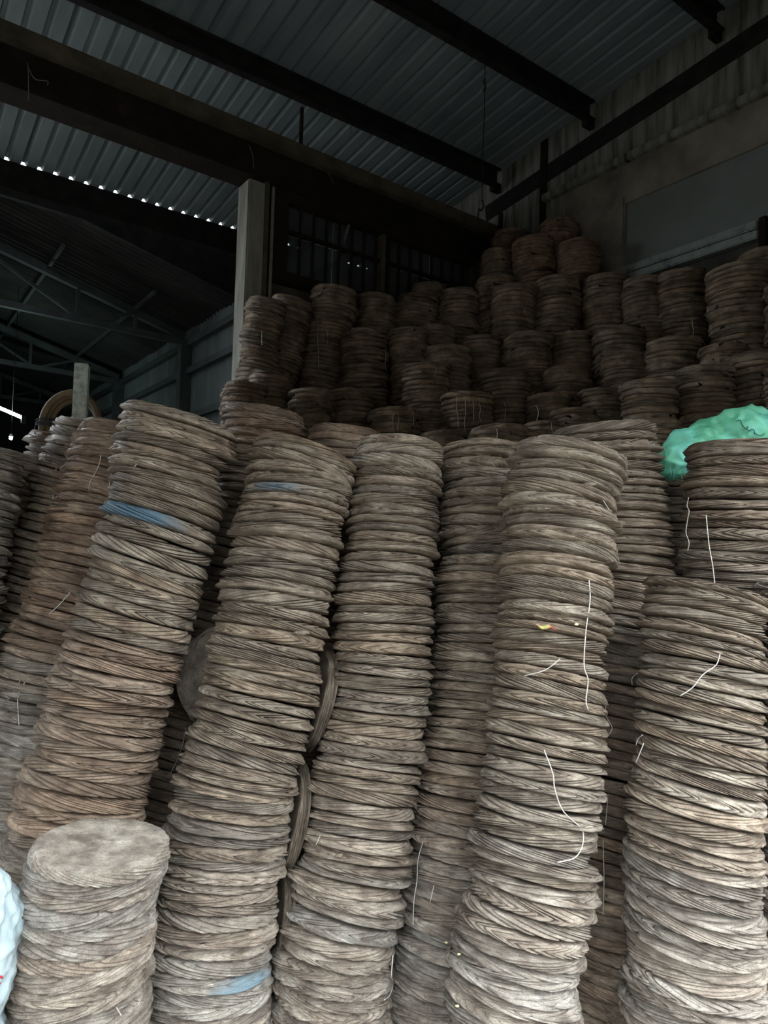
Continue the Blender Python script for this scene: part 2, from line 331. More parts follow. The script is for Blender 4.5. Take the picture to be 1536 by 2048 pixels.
bw('window_sill', (2.52, YB-.02, 3.60), (4.72, YB+.2, 3.69), M_BEAM2, .008, w1)
bw('window_frame', (2.52, YB, 3.69), (2.66, YB+.1, 4.36), M_BEAM2, .004, w1)
bw('window_frame', (2.66, YB, 4.27), (4.72, YB+.1, 4.36), M_BEAM2, .004, w1)
bw('mullion', (3.59, YB-.01, 3.69), (3.635, YB+.08, 4.27), M_BEAM, .004, w1)
bw('mullion', (3.655, YB-.01, 3.69), (3.685, YB+.08, 4.27), M_BEAM2, .004, w1)
bw('transom', (2.66, YB+.01, 4.02), (4.72, YB+.05, 4.05), M_BEAM2, .004, w1)
x = 2.78
while x < 4.68:
    if abs(x-3.63) > .08:
        bw('window_bar', (x-.009, YB+.015, 3.69), (x+.009, YB+.035, 4.27), M_BEAM2, 0, w1)
    x += .128
for x0, x1 in ((2.66, 3.12), (3.13, 3.59), (3.685, 4.2), (4.21, 4.72)):
    for z0, z1 in ((3.69, 4.025), (4.045, 4.27)):
        bw('pane', (x0, YB+.07, z0), (x1, YB+.075, z1), M_GLASS, 0, w1)
rod = box('hanger_rod', (2.75, YB+.02, 4.70), (2.775, YB+.045, 5.12), M_BEAM2, None); tag(rod, 'thin rusty rod between roof purlin and back beam', 'rod')

# the annexe behind the passage: low dark roof on trusses, corrugated wall
XS = 3.4
def corr(name, n, per, amp, origin, along, updir, length, mat, parent, nrm):
    """a sine-corrugated sheet: waves along `along`, straight along `updir`"""
    o = Vector(origin); a = Vector(along); u = Vector(updir); nn = Vector(nrm); v = []; q = []; m = n*6+1
    for s in (0, 1):
        for e in (0, 1):
            for i in range(m): v.append(o+a*(i*per/6)+u*(e*length)+nn*(amp*math.sin(i*math.pi/3)+s*.004))
    for i in range(m-1):
        q += [(i, i+1, m+i+1, m+i), (2*m+i, 3*m+i, 3*m+i+1, 2*m+i+1), (i, 2*m+i, 2*m+i+1, i+1), (m+i, m+i+1, 3*m+i+1, 3*m+i)]
    q += [(0, m, 3*m, 2*m), (m-1, 3*m-1, 4*m-1, 2*m-1)]
    me = bpy.data.meshes.new(name); me.from_pydata([tuple(p) for p in v], [], q); me.update()
    for p in me.polygons: p.use_smooth = False
    return link(name, me, mat, parent)
ca = empty('ceiling_annexe'); tag(ca, kind='structure')
y = 7.52
rl = Vector((-1, 0, .277)).normalized()
while y < 16.9:      # sheets run down the slope, waves stepping along Y
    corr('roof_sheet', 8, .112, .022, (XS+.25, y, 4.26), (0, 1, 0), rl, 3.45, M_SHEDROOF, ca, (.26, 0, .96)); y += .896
wa = empty('wall_annexe'); tag(wa, kind='structure')
y = 5.38
while y < 16.9:
    corr('wall_sheet', 9, .1, .018, (XS, y, 0), (0, 1, 0), (0, 0, 1), 4.40, M_SHEET, wa, (1, 0, 0)); y += .9
for z in (4.10, 3.72, 3.1, 2.5):
    box('wall_rail', (XS-.09, 5.38, z-.04), (XS-.02, 16.9, z+.04), M_TRUSS, wa)
for y in (9.2, 12.3, 15.4): box('wall_post', (XS-.16, y-.07, 0), (XS-.02, y+.07, 4.15), M_TRUSS, wa)
tag(box('wall_rear_added', (XS+.05, EAVE+.12, 0), (XW+.3, EAVE+.2, 4.84), M_DARKWALL), kind='structure')  # panel added to keep daylight out of the space behind the window
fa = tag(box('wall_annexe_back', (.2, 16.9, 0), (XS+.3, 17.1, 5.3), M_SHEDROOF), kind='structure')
fa = tag(box('wall_annexe_left_added', (.2, 8.05, 0), (.3, 17, 5.2), M_SHEDROOF), kind='structure')  # unseen wall added so open sky does not flood the annexe
bm = bmesh.new(); vs = [bm.verts.new(p) for p in ((XS+2, EAVE+.05, 4.10), (XS+2, EAVE+.05, 4.86), (.3, EAVE+.05, 4.86), (.3, EAVE+.05, 4.70), (1.6, EAVE+.05, 4.66), (XS-.1, EAVE+.05, 4.24))]
f = bm.faces.new(vs); r = bmesh.ops.extrude_face_region(bm, geom=[f]); bmesh.ops.translate(bm, verts=[g for g in r['geom'] if isinstance(g, bmesh.types.BMVert)], vec=(0, .06, 0))
tag(bm_obj('trim_annexe', bm, M_STEEL), kind='structure')
def bar(name, a, b, wd, mat, parent):
    a = Vector(a); b = Vector(b)
    return extrude_profile(name, [(-wd/2, -wd/2), (wd/2, -wd/2), (wd/2, wd/2), (-wd/2, wd/2)], a, b, mat, parent)
def truss(y, label):
    t = empty('roof_truss', (XS-.1, y, 4.15)); tag(t, label, 'truss', 'annexe roof trusses')
    top = lambda x: (x, 0, .04+.277*(-x))
    bar('top_chord', (0, 0, .04), top(-2.95), .085, M_TRUSS, t); bar('bottom_chord', (0, 0, -.03), (-2.95, 0, .03), .075, M_TRUSS, t)
    for i, xx in enumerate((-.65, -1.35, -2.75)):
        bar('strut', (xx, 0, 0), top(xx), .038, M_TRUSS, t)
    for a, b in ((-.65, -1.25), (-1.3, -2.75)):
        tb = top(b)
        if (a, b) == (-1.3, -2.75): bar('brace', (a, 0, 0), tb, .036, M_TRUSS, t)
        elif a == -2.8 and b == -4.1: bar('brace', (-4.1, 0, 0), top(-2.75), .036, M_TRUSS, t)
        elif a == -.65: bar('brace', (b, 0, 0), top(-.65), .036, M_TRUSS, t)
    return t
truss(9.2, 'nearest grey steel truss under the dark annexe roof'); truss(12.3, 'second grey steel truss deeper in the annexe'); truss(15.4, 'farthest grey steel truss deep in the annexe')
for i, xx in enumerate((2.62, 1.6, .7)):
    o = bar('annexe_purlin', (xx, 8.35, 4.33+.277*(XS-xx)-.13), (xx, 16.8, 4.33+.277*(XS-xx)-.13), .036, M_TRUSS, None)
    tag(o, ['lowest thin purlin under the dark annexe roof', 'middle thin purlin under the dark annexe roof', 'highest thin purlin under the dark annexe roof'][i], 'beam', 'annexe purlins')

# lamps in the annexe
tl = empty('tube_lamp', at(15, 822, 9.5)); tag(tl, 'lit tube lamp at the left edge beyond the coiled hose', 'lamp')
a = at(-60, 790, 9.5)-tl.location; b = at(46, 836, 9.5)-tl.location
link('tube', tube_mesh('tube', [a, b], .022, 10), M_TUBE, tl)
box('end_cap', b+Vector((-.02, -.03, -.07)), b+Vector((.03, .03, .03)), M_TRUSS, tl, .004)
wl = empty('bulb_lamp', at(22, 872, 9.5)); tag(wl, 'tiny lit bulb under the tube lamp at left', 'lamp')
bm = bmesh.new(); bmesh.ops.create_uvsphere(bm, u_segments=12, v_segments=8, radius=.022); bm_obj('bulb', bm, M_LAMP, wl, 0, True).location = (0, 0, -.03)
zc = 4.26+.277*(XS+.25-wl.location.x)-wl.location.z-.02
link('cord', tube_mesh('cord', [(0, 0, .02), (0, 0, zc)], .004, 5), M_STEEL, wl)
bm = bmesh.new(); bmesh.ops.create_cone(bm, segments=12, radius1=.03, radius2=.012, depth=.04, cap_ends=True); bm_obj('shade', bm, M_TRUSS, wl).location = (0, 0, .01)

# ------------------------------------------------------------------ cakes
R0 = .18; T0 = .036
def fnoise(rng, freqs, amps):
    c = [(f, a, rng.uniform(0, 6.283)) for f, a in zip(freqs, amps)]
    return lambda th: sum(a*np.cos(f*th+p) for f, a, p in c)
ROWS = {13: (0, .05, .11, .17, .28, .4, .5, .59, .69, .8, .89, .955, 1), 7: (0, .08, .17, .45, .72, .9, 1), 5: (0, .10, .20, .86, 1), 3: (0, .5, 1)}
COLS = {6: ((0, 0.), (.10, .08), (.24, .72), (.5, 1.), (.78, .82), (.92, .10)), 4: ((0, 0.), (.17, .72), (.5, 1.), (.83, .72)), 3: ((0, 0.), (.3, 1.), (.7, 1.))}
def cake_template(seed, k, nrow, ncol, caps=1, style=None):
    """one pressed cake: the rim carries k slanting ridges that the straw wrap pressed into it; the mesh columns run along the grooves"""
    rng = random.Random(seed); s = np.array(ROWS[nrow])[:, None]; cu = COLS[ncol]; nseg = k*ncol
    low = fnoise(rng, (2, 3, 5, 7), (.0030, .0022, .0018, .0014)); mid = fnoise(rng, (5, 8, 13), (.5, .45, .35))
    ampf = fnoise(rng, (3, 5, 8, 14), (.35, .3, .25, .2)); apex = fnoise(rng, (2, 5, 9), (.10, .06, .04))
    warp = fnoise(rng, (1, 2, 3, 5), (.0003, .0007, .0006, .0006)); thick = fnoise(rng, (2, 4, 7, 12), (.035, .03, .03, .03)); chip = fnoise(rng, (4, 7, 11, 17), (.5, .5, .45, .4))
    style = rng.choice(['chev', 'chev', 'slant', 'slant', 'slant', 'slant2', 'lip', 'lip', 'lip']) if style is None else style
    dirn = rng.choice((-1, 1)); m = rng.uniform(16, 25)*(2.2 if style == 'rimwise' else 1)
    wid = np.array([rng.uniform(.6, 1.5) for _ in range(k)]); edge = np.concatenate([[0], np.cumsum(wid)])/wid.sum()      # ridges of unequal width
    base = np.concatenate([[edge[q]+u*(edge[q+1]-edge[q]) for u, _ in cu] for q in range(k)])*2*np.pi
    prof = np.array([h for q in range(k) for _, h in cu]); idx = np.repeat(np.arange(k), ncol)
    hgt = np.array([rng.uniform(.55, 1.15) for _ in range(k)]); dep = np.array([rng.choice((.25, .7, 1., 1.2)) for _ in range(k)]); tn = np.array([rng.uniform(.84, 1.14) for _ in range(k)])
    b0 = base[None, :]
    if style in ('slant', 'rimwise'): g = s*rng.uniform(1.3, 1.8)+0*b0
    elif style == 'slant2': g = np.sqrt((s-.8-apex(b0)*.4)**2+.0009)*1.6
    else: g = np.sqrt((s-.5-apex(b0))**2+.0009)*2
    th = b0-(dirn*m*g+.9*mid(b0+.4*s))/k
    amp = {13: 1., 7: .75, 5: .48, 3: .3}[nrow]*np.clip(.0122*(1+.5*ampf(b0)), .005, .018)
    fill = np.clip(1-dep[idx], 0, 1)*.8; pf = (prof+(1-prof)*fill)[None, :]
    disp = amp*(pf*hgt[idx][None, :]-.62-.45*((prof < .2) & (dep[idx] > .5))[None, :])
    disp = disp*(1-.8*np.clip((.15-s)/.15, 0, 1))
    if caps == 2: disp = disp*(1-.95*np.clip((s-.6)/.4, 0, 1))
    if style == 'lip':
        p0 = rng.choice((.30, .80)); lipw = np.exp(-np.abs((s-p0)/.17)**3); disp = disp*(1-.9*lipw)+.0075*lipw*(1+.5*ampf(b0+1))
    r = R0+low(b0)+disp-(.034 if caps == 1 else .020)*np.clip((.17-s)/.17, 0, 1)**.9-.007*np.clip((s-.85)/.15, 0, 1)**2-.009*np.clip(chip(b0)-.6, 0, 1)*(s > .4)
    r = r-(rng.uniform(.008, .024) if caps == 1 else .006)*np.clip(s-.22, 0, 1)**1.25       # the rim slopes in towards the upper face
    z = (s-.5)*T0*(1+thick(b0))+warp(th)
    tone = [(tn[idx][None, :]+0*r).reshape(-1)]
    v = [np.stack([r*np.cos(th), r*np.sin(th), z+0*r], -1).reshape(-1, 3)]; quads = []; tris = []
    i = np.arange(nseg); j = (i+1) % nseg
    for a in range(nrow-1): quads.append(np.stack([a*nseg+i, a*nseg+j, (a+1)*nseg+j, (a+1)*nseg+i], 1))
    nv = nrow*nseg
    for top in (0, 1):
        tt = th[-1 if top else 0][None, :]; prev = (nrow-1)*nseg if top else 0
        rings = [.82, .72, .58, .4, .2] if caps == 2 else [.7]
        for q in rings:
            zz = (.5 if top else -.5)*T0*(1+thick(b0)*q)+warp(tt)*q+(.001 if q == .82 else 0)*(1 if top else -1)
            if caps == 2: zz = zz+fnoise(rng, (1, 2, 3, 5), (.0012, .0012, .0008, .0006))(tt)-(.004*(1-q) if top else 0)
            v.append(np.stack([R0*q*np.cos(tt), R0*q*np.sin(tt), zz+0*tt], -1).reshape(-1, 3))
            qd = np.stack([prev+i, prev+j, nv+j, nv+i], 1); quads.append(qd if top else qd[:, ::-1]); prev = nv; nv += nseg
        v.append(np.array([[0, 0, (.5 if top else -.5)*T0]])); t = np.stack([prev+i, prev+j, np.full(nseg, nv)], 1); tris.append(t if top else t[:, ::-1]); nv += 1
    tone.append(np.ones(nv-len(tone[0])))
    return np.concatenate(v), np.concatenate(quads), np.concatenate(tris), np.concatenate(tone)
def set_tone(me, tone):
    a = me.attributes.new('strand', 'FLOAT', 'POINT'); a.data.foreach_set('value', tone.astype(np.float32))

RNG = random.Random(7)
HI = []
for n_ in range(26):
    v, q, t, tn = cake_template(100+n_, RNG.choice((22, 26, 30, 34)), 13, 6)
    me = np_mesh('pressed_cake', v, q, t); set_tone(me, tn); me.materials.append(M_CAKE); HI.append(me)
v, q, t, tn = cake_template(55, 36, 13, 6, caps=2, style='slant'); HERO = np_mesh('pressed_cake', v, q, t); set_tone(HERO, tn); HERO.materials.append(M_CAKE)
v, q, t, tn = cake_template(58, 14, 13, 6, caps=2, style='rimwise'); UPRIGHT = np_mesh('pressed_cake', v, q, t); set_tone(UPRIGHT, tn); UPRIGHT.materials.append(M_CAKE)
MED = [cake_template(300+n_, RNG.choice((20, 24, 28)), 7, 4) for n_ in range(14)]
SMALL = [cake_template(400+n_, RNG.choice((14, 18, 22)), 5, 3) for n_ in range(14)]
TINY = [cake_template(500+n_, 6, 3, 3) for n_ in range(3)]

# colour of a cake: multiplies the brown of the material
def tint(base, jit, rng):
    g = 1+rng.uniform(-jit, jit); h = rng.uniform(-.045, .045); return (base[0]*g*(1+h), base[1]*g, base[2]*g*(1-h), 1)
T_BROWN = (1.0, .97, .93); T_GREY = (1.15, 1.19, 1.26); T_RED = (1.08, .93, .84); T_DARK = (.86, .82, .78); T_BACK = (.80, .73, .63)

class Stack:
    """a stack of cakes whose axis goes through image points (x, y, depth, diameter), listed from the top down"""
    def __init__(s, pts, seed, t=.0348, tilt=0., bias=0., vary=0.):
        s.vary = vary; s.tilt = tilt; s.bias = bias; s.px = pts; s.rng = random.Random(seed); s.t = t
        P = [at(x, y, d) for x, y, d, _ in pts][::-1]; D = [q[3] for q in pts][::-1]
        dz = P[1]-P[0]; lean = Vector((dz.x/dz.z, dz.y/dz.z, 0))
        z = P[0].z
        if z > .05: P = [P[0]-lean*(z*.7)-Vector((0, 0, z))]+P; D = [D[0]]+D
        n = 160; C = smooth_path(P, n); s.C = C; s.D = np.interp(np.linspace(0, 1, n), np.linspace(0, 1, len(D)), D)
        s.len = np.concatenate([[0], np.cumsum([(C[i+1]-C[i]).length for i in range(n-1)])])
    def sample(s, l):
        i = np.interp(l, s.len, np.arange(len(s.C))); k = min(int(i), len(s.C)-2); f = i-k
        return s.C[k].lerp(s.C[k+1], f), (s.C[min(k+6, len(s.C)-1)]-s.C[max(k-5, 0)]).normalized(), float(s.D[k])
    def cakes(s):
        """list of (matrix, z scale, is_top) from the bottom up"""
        out = []; l = .012; L = s.len[-1]; r = s.rng; tx = ty = 0.; ox = oy = 0.
        while l < L:
            t = s.t*r.choice((.74, .86, .94, 1., 1., 1.08, 1.18)); p, n, d = s.sample(min(l+t/2, L))
            tx = tx*.8+r.gauss(0, .009); ty = ty*.8+r.gauss(0, .010); ox = ox*.6+r.gauss(0, .006); oy = oy*.6+r.gauss(0, .006)
            n = (n+RT*(tx+s.tilt*(l/L)**3+s.bias)+FW*ty).normalized(); sc = d/(2*R0)*r.choice((r.uniform(.96, .995), r.uniform(.985, 1.022)))+r.uniform(-1, 1)*s.vary
            if r.random() < .08: ox += r.choice((-1, 1))*r.uniform(.006, .014)
            qt = Vector((0, 0, 1)).rotation_difference(n)
            mt = Matrix.Translation(p+RT*ox+FW*oy) @ qt.to_matrix().to_4x4() @ Matrix.Rotation(r.uniform(0, 6.283), 4, 'Z') @ Matrix.Diagonal((sc, sc*r.uniform(.985, 1.015), t/T0*.95, 1))
            out.append(mt); l += t
        return out
    def surf(s, x, y, lift=.012):
        """a point just in front of the stack's skin at image position (x, y)"""
        ys = [q[1] for q in s.px]; xc = np.interp(y, ys, [q[0] for q in s.px]); d = np.interp(y, ys, [q[2] for q in s.px]); R = np.interp(y, ys, [q[3] for q in s.px])/2
        dx = (x-xc)*d/F_PX; dep = d-math.sqrt(max(R*R-dx*dx, 0))-lift
        return at(x, y, dep)

S = {}
S['short'] = Stack([(207, 1700, 1.78, .335), (172, 1850, 1.77, .338), (150, 2000, 1.76, .342), (145, 2060, 1.76, .342)], 11, bias=-.10, vary=.028)
S['A'] = Stack([(357, 838, 2.36, .372), (347, 905, 2.35, .372), (323, 1050, 2.31, .37), (277, 1200, 2.27, .372), (230, 1350, 2.22, .372), (190, 1500, 2.17, .372), (160, 1620, 2.13, .372), (140, 1720, 2.11, .37)], 12, tilt=.16)
S['B'] = Stack([(608, 912, 2.42, .352), (592, 968, 2.40, .36), (572, 1100, 2.36, .37), (546, 1250, 2.31, .372), (515, 1400, 2.25, .372), (474, 1550, 2.19, .37), (447, 1700, 2.14, .37), (428, 1850, 2.09, .365), (410, 2000, 2.05, .362), (404, 2060, 2.04, .362)], 13)
S['C'] = Stack([(797, 898, 2.52, .32), (788, 1000, 2.49, .325), (774, 1150, 2.44, .325), (766, 1300, 2.39, .335), (748, 1450, 2.34, .345), (725, 1600, 2.28, .35), (705, 1750, 2.22, .352), (673, 1900, 2.16, .352), (657, 2050, 2.12, .36)], 14)
S['D'] = Stack([(968, 902, 2.74, .33), (966, 1050, 2.68, .332), (960, 1200, 2.62, .332), (952, 1400, 2.54, .34), (932, 1600, 2.45, .35), (915, 1750, 2.40, .35), (893, 1900, 2.34, .35), (872, 2050, 2.30, .355)], 15)
S['E'] = Stack([(1133, 915, 2.27, .362), (1118, 1050, 2.23, .355), (1110, 1200, 2.18, .342), (1100, 1350, 2.13, .345), (1086, 1500, 2.08, .352), (1072, 1650, 2.03, .352), (1058, 1800, 1.98, .356), (1038, 1950, 1.94, .36), (1025, 2060, 1.92, .36)], 16, bias=.05)
S['RL'] = Stack([(1412, 1190, 2.08, .345), (1405, 1300, 2.05, .35), (1398, 1450, 2.02, .352), (1388, 1600, 1.99, .355), (1383, 1750, 1.96, .36), (1382, 1900, 1.94, .362), (1380, 2060, 1.92, .362)], 17, bias=.10)
S['RU'] = Stack([(1480, 902, 2.46, .365), (1478, 1000, 2.45, .37), (1474, 1150, 2.44, .372), (1468, 1300, 2.42, .372)], 18)
S['F'] = Stack([(1214, 862, 2.66, .375), (1226, 950, 2.65, .38), (1243, 1100, 2.62, .37), (1245, 1250, 2.58, .36), (1240, 1450, 2.5, .35), (1228, 1700, 2.40, .35), (1215, 2050, 2.28, .35)], 19, bias=.09)
S['K'] = Stack([(530, 832, 2.96, .345), (505, 1000, 2.93, .34), (462, 1200, 2.88, .34), (408, 1400, 2.82, .34), (350, 1600, 2.72, .34), (300, 1800, 2.62, .34)], 20)
S['M'] = Stack([(690, 868, 2.92, .30), (675, 1000, 2.90, .32), (640, 1300, 2.85, .32)], 21)
S['L1'] = Stack([(254, 880, 2.66, .365), (215, 1000, 2.60, .365), (178, 1150, 2.55, .365), (128, 1300, 2.49, .365), (88, 1450, 2.44, .365), (55, 1600, 2.40, .365), (20, 1750, 2.36, .365)], 22)
S['L2'] = Stack([(196, 866, 2.98, .36), (150, 1000, 2.94, .36), (90, 1200, 2.88, .36), (20, 1450, 2.8, .36)], 23)
S['L3'] = Stack([(138, 888, 3.28, .36), (90, 1050, 3.24, .36), (20, 1300, 3.18, .36)], 24)
S['L4'] = Stack([(-48, 905, 2.62, .365), (-75, 1050, 2.58, .365), (-110, 1250, 2.54, .365), (-150, 1500, 2.5, .365)], 25)
S['L5'] = Stack([(38, 915, 2.98, .30), (0, 1050, 2.94, .33), (-50, 1300, 2.88, .33)], 30)
S['G'] = Stack([(1352, 942, 2.92, .33), (1352, 1050, 2.92, .33), (1352, 1200, 2.92, .33)], 26)
S['H'] = Stack([(1648, 1180, 2.08, .36), (1648, 1500, 2.04, .36), (1646, 2050, 1.98, .36)], 27)
S['N'] = Stack([(1040, 900, 3.10, .34), (1040, 1100, 3.08, .34)], 28)
T_OF = {'short': T_GREY, 'A': T_BROWN, 'B': T_BROWN, 'C': T_BROWN, 'D': T_BROWN, 'E': T_BROWN, 'RL': T_BROWN, 'RU': T_DARK, 'F': T_DARK, 'K': T_RED, 'M': T_RED, 'L1': T_RED, 'L2': T_BROWN, 'L3': T_RED, 'L4': T_GREY, 'L5': T_BROWN, 'G': T_DARK, 'H': T_GREY, 'N': T_DARK}
def stack_tint(key, p, rng):
    """cakes differ by batch: reddish fresher ones, greyer dusty ones; low down, brighter light is tinted in too"""
    x, y, _ = proj(p); b = T_OF[key]
    mix = lambda a, c, f: tuple(a[i]*(1-f)+c[i]*f for i in range(3))
    if key == 'A' and 1290 < y < 1660: b = mix(b, T_RED, .8)
    if key == 'D' and 1480 < y < 1720: b = mix(b, T_RED, .75)
    if key == 'L1' and y > 1330: b = T_GREY
    if key in ('B', 'C', 'E', 'RL', 'D') and y > 1500: b = mix(b, T_GREY, min(1, (y-1500)/350))  # lower cakes paled: real dust plus the stronger light there, put into the tint
    if key in ('K',) and y > 900: b = mix(T_RED, T_DARK, .7)
    if key == 'F' and y > 1350: b = mix(T_RED, T_DARK, .5)
    return tint(b, .17, rng)
def ordinal(n):
    return f"{n}{'th' if 10 <= n % 100 <= 20 else {1: 'st', 2: 'nd', 3: 'rd'}.get(n % 10, 'th')}"
WHERE = {'short': 'the short stack at lower left', 'A': 'the stack leaning right above the short stack', 'B': 'the leaning stack overlapping the round upright disc',
         'C': 'the stack right of the upright wedged discs', 'D': 'the recessed narrow stack in the middle', 'E': 'the stack with the yellow scrap',
         'RL': 'the lower stack at the right edge', 'RU': 'the stack under the green sack', 'F': 'the stack behind the yellow-scrap stack', 'K': 'the reddish stack behind the two leaning stacks'}
PV, PQ, PT, PC, PS = [], [], [], [], []; NV = 0
def add_stuff(tmpl, mt, col):
    global NV
    v, q, t, tn = tmpl; m = np.array(mt); PV.append(v @ m[:3, :3].T+m[:3, 3]); PQ.append(q+NV); PT.append(t+NV); PC.append(np.tile(np.array(col, np.float32), (len(v), 1))); PS.append(tn); NV += len(v)
def cake_object(mesh, mt, col, label, group):
    o = bpy.data.objects.new('pressed_cake', mesh); COL.objects.link(o); o.matrix_world = mt; o.color = col
    return tag(o, label, 'cake', group)
PLACED = {}
LIMIT = {'F': 6, 'K': 4}
n_single = 0
for key, st in S.items():
    cs = st.cakes(); r = random.Random(key); tops = len(cs)
    for i, mt in enumerate(cs):
        p = mt.translation; x, y, d = proj(p); fromtop = tops-i; col = stack_tint(key, p, r)
        inframe = y-12 < 2048
        single = key in WHERE and inframe and fromtop <= LIMIT.get(key, 999)
        if key == 'A' and y > 1700: single = False
        if key == 'RU' and y > 1195: single = False
        if single:
            lab = f"{ordinal(fromtop)} pressed cake from the top of {WHERE[key]}" if fromtop > 1 else f"topmost pressed cake of {WHERE[key]}"
            hero = key == 'short' and fromtop == 1; me = HERO if hero else HI[r.randrange(len(HI))]
            if hero: col = (1.32, 1.38, 1.44, 1)
            o = cake_object(me, mt, col, lab, 'pressed cakes in '+WHERE[key]); PLACED.setdefault(key, []).append((y, o)); n_single += 1
        else:
            add_stuff(MED[r.randrange(len(MED))] if inframe and key != 'RU' else TINY[0], mt, col)
print('single cakes', n_single)

# blue dye on the rims of a few cakes
def stain(key, y, x, colr, lo, hi, label):
    st = S[key]; o = min(PLACED[key], key=lambda q: abs(q[0]-y))[1]
    loc = o.matrix_world.inverted() @ st.surf(x, y, 0); dv = Vector((loc.x, loc.y, 0)).normalized()
    m = cake_mat('blue_dyed_cake', 'object', (tuple(dv), colr, lo, hi)); o.material_slots[0].link = 'OBJECT'; o.material_slots[0].material = m
    o['label'] = label
stain('A', 1052, 250, (.13, .225, .29), .07, .15, 'pressed cake with a bright blue streak in the leaning stack')
stain('B', 1000, 545, (.22, .285, .335), .145, .180, 'pressed cake with a faint blue streak near the leaning stack top')
stain('B', 1912, 515, (.27, .37, .42), .140, .175, 'pressed cake with a pale blue streak low in the leaning stack')

# upright discs wedged between the stacks
def disc(x, y, dep, n, dia, label, tz=1., col=T_DARK):
    n = Vector(n).normalized(); qt = Vector((0, 0, 1)).rotation_difference(n); sc = dia/(2*R0)
    mt = Matrix.Translation(at(x, y, dep)) @ qt.to_matrix().to_4x4() @ Matrix.Diagonal((sc, sc, tz, 1))
    return cake_object(UPRIGHT, mt, (*col, 1), label, 'upright discs wedged between stacks')
cv = lambda r, u, f: RT*r+UP*u+FW*f
disc(455, 1360, 2.50, cv(-.18, .10, -1), .375, 'round grey disc facing out between the two leaning stacks', .9, (1.0, 1.0, 1.03))
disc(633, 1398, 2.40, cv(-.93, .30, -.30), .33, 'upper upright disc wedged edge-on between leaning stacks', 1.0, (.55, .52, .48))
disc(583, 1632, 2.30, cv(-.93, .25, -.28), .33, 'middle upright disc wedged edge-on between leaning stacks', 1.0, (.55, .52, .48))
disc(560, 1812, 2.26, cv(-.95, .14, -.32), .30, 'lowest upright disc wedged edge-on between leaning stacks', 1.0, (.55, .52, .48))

# ------------------------------------------------------------------ the dim pile at the back
# (x centre, y top, width in px, x shift per 100 px down, y where the front hides it)
BACK = [(536, 600, 80, -16, 830), (588, 597, 86, -22, 850), (671, 577, 96, -16, 880), (752, 592, 84, -4, 700), (729, 662, 98, -1, 900), (838, 590, 104, -12, 760), (921, 583, 82, -2, 720),
        (854, 730, 100, 0, 860), (897, 712, 90, 0, 760), (934, 786, 106, 0, 900), (792, 816, 106, 0, 920), (490, 765, 78, -10, 880), (962, 675, 86, 0, 800), (1054, 669, 98, 3, 780), (1145, 668, 86, 2, 800),
        (1238, 657, 110, 3, 790), (1350, 676, 116, -4, 800), (1450, 696, 96, 0, 790), (1528, 706, 124, 0, 900), (1410, 735, 114, 0, 920), (1299, 764, 110, 0, 920), (1203, 780, 88, 0, 900),
        (1150, 818, 96, 0, 900), (1098, 791, 84, 0, 880), (1011, 740, 110, 2, 880), (995, 850, 114, 0, 930), (1088, 843, 92, 0, 920),
        (1362, 545, 96, 5, 720), (1474, 530, 128, 6, 720), (1285, 554, 84, 3, 700), (1210, 553, 108, 3, 690), (1113, 559, 96, 0, 700), (1030, 572, 90, -6, 700), (992, 556, 78, 0, 680),
        (1066, 477, 84, 4, 600), (1154, 485, 88, 3, 590), (1116, 446, 76, 0, 540), (1022, 466, 70, -2, 560), (996, 516, 68, 0, 580), (1535, 503, 110, 0, 640), (862, 575, 72, 0, 640), (820, 660, 84, 0, 760),
        (1600, 560, 140, 0, 800), (890, 860, 100, 0, 930), (700, 780, 92, 0, 900), (620, 780, 88, 0, 900), (1600, 720, 128, 0, 900), (545, 740, 80, -8, 880), (868, 655, 86, 0, 740), (1250, 700, 96, 0, 780), (1500, 830, 120, 0, 950), (1130, 745, 92, 0, 800)]
pos = []
for i, (x, y, wd, sh, yb) in enumerate(BACK): pos.append(.36*F_PX/wd)
for it in range(60):          # keep the columns from running into one another by shifting them along their sight lines
    P3 = [at(b[0], 800, pos[i]) for i, b in enumerate(BACK)]
    for i in range(len(BACK)):
        for j in range(i):
            dv = P3[i]-P3[j]; dist = math.hypot(dv.x, dv.y)
            if dist < .335:
                e = (.335-dist)*.35; f = 1 if BACK[i][1] < BACK[j][1] else -1
                pos[i] += f*e; pos[j] -= f*e
    for i, b in enumerate(BACK):
        p = at(b[0], b[1]+30, 1)-CAM; pos[i] = min(pos[i], (XW-.26)/p.x, (YB-.24)/p.y); pos[i] = max(pos[i], 3.35)
br = random.Random(77); BST = []
for i, (x, y, wd, sh, yb) in enumerate(BACK):
    d = pos[i]; dia = min(max(wd*d/F_PX, .30), .385); y2 = y+wd*.09
    st = Stack([(x, y2, d, dia), (x+sh*(yb-y2)/200, (y2+yb)/2, d-.01, dia), (x+sh*(yb-y2)/100, yb, d-.02, dia)], 900+i, .034); BST.append(st)
    base = T_BACK if y > 500 else (.72, .58, .48)  # back columns get a darker, browner tint than the front stacks
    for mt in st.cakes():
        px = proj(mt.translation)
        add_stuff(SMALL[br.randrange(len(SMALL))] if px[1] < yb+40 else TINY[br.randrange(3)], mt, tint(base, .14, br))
v = np.concatenate(PV); me = np_mesh('pressed_cake_pile', v, np.concatenate(PQ), np.concatenate(PT))
ca_ = me.color_attributes.new('tint', 'FLOAT_COLOR', 'POINT'); ca_.data.foreach_set('color', np.concatenate(PC).ravel())
set_tone(me, np.concatenate(PS)); me.materials.append(M_PILE)
pile = link('pressed_cake_pile', me); tag(pile, 'dim mass of stacked pressed cakes filling the back and far left', 'cake pile', None, 'stuff')
print('pile tris', len(np.concatenate(PQ))*2+len(np.concatenate(PT)))

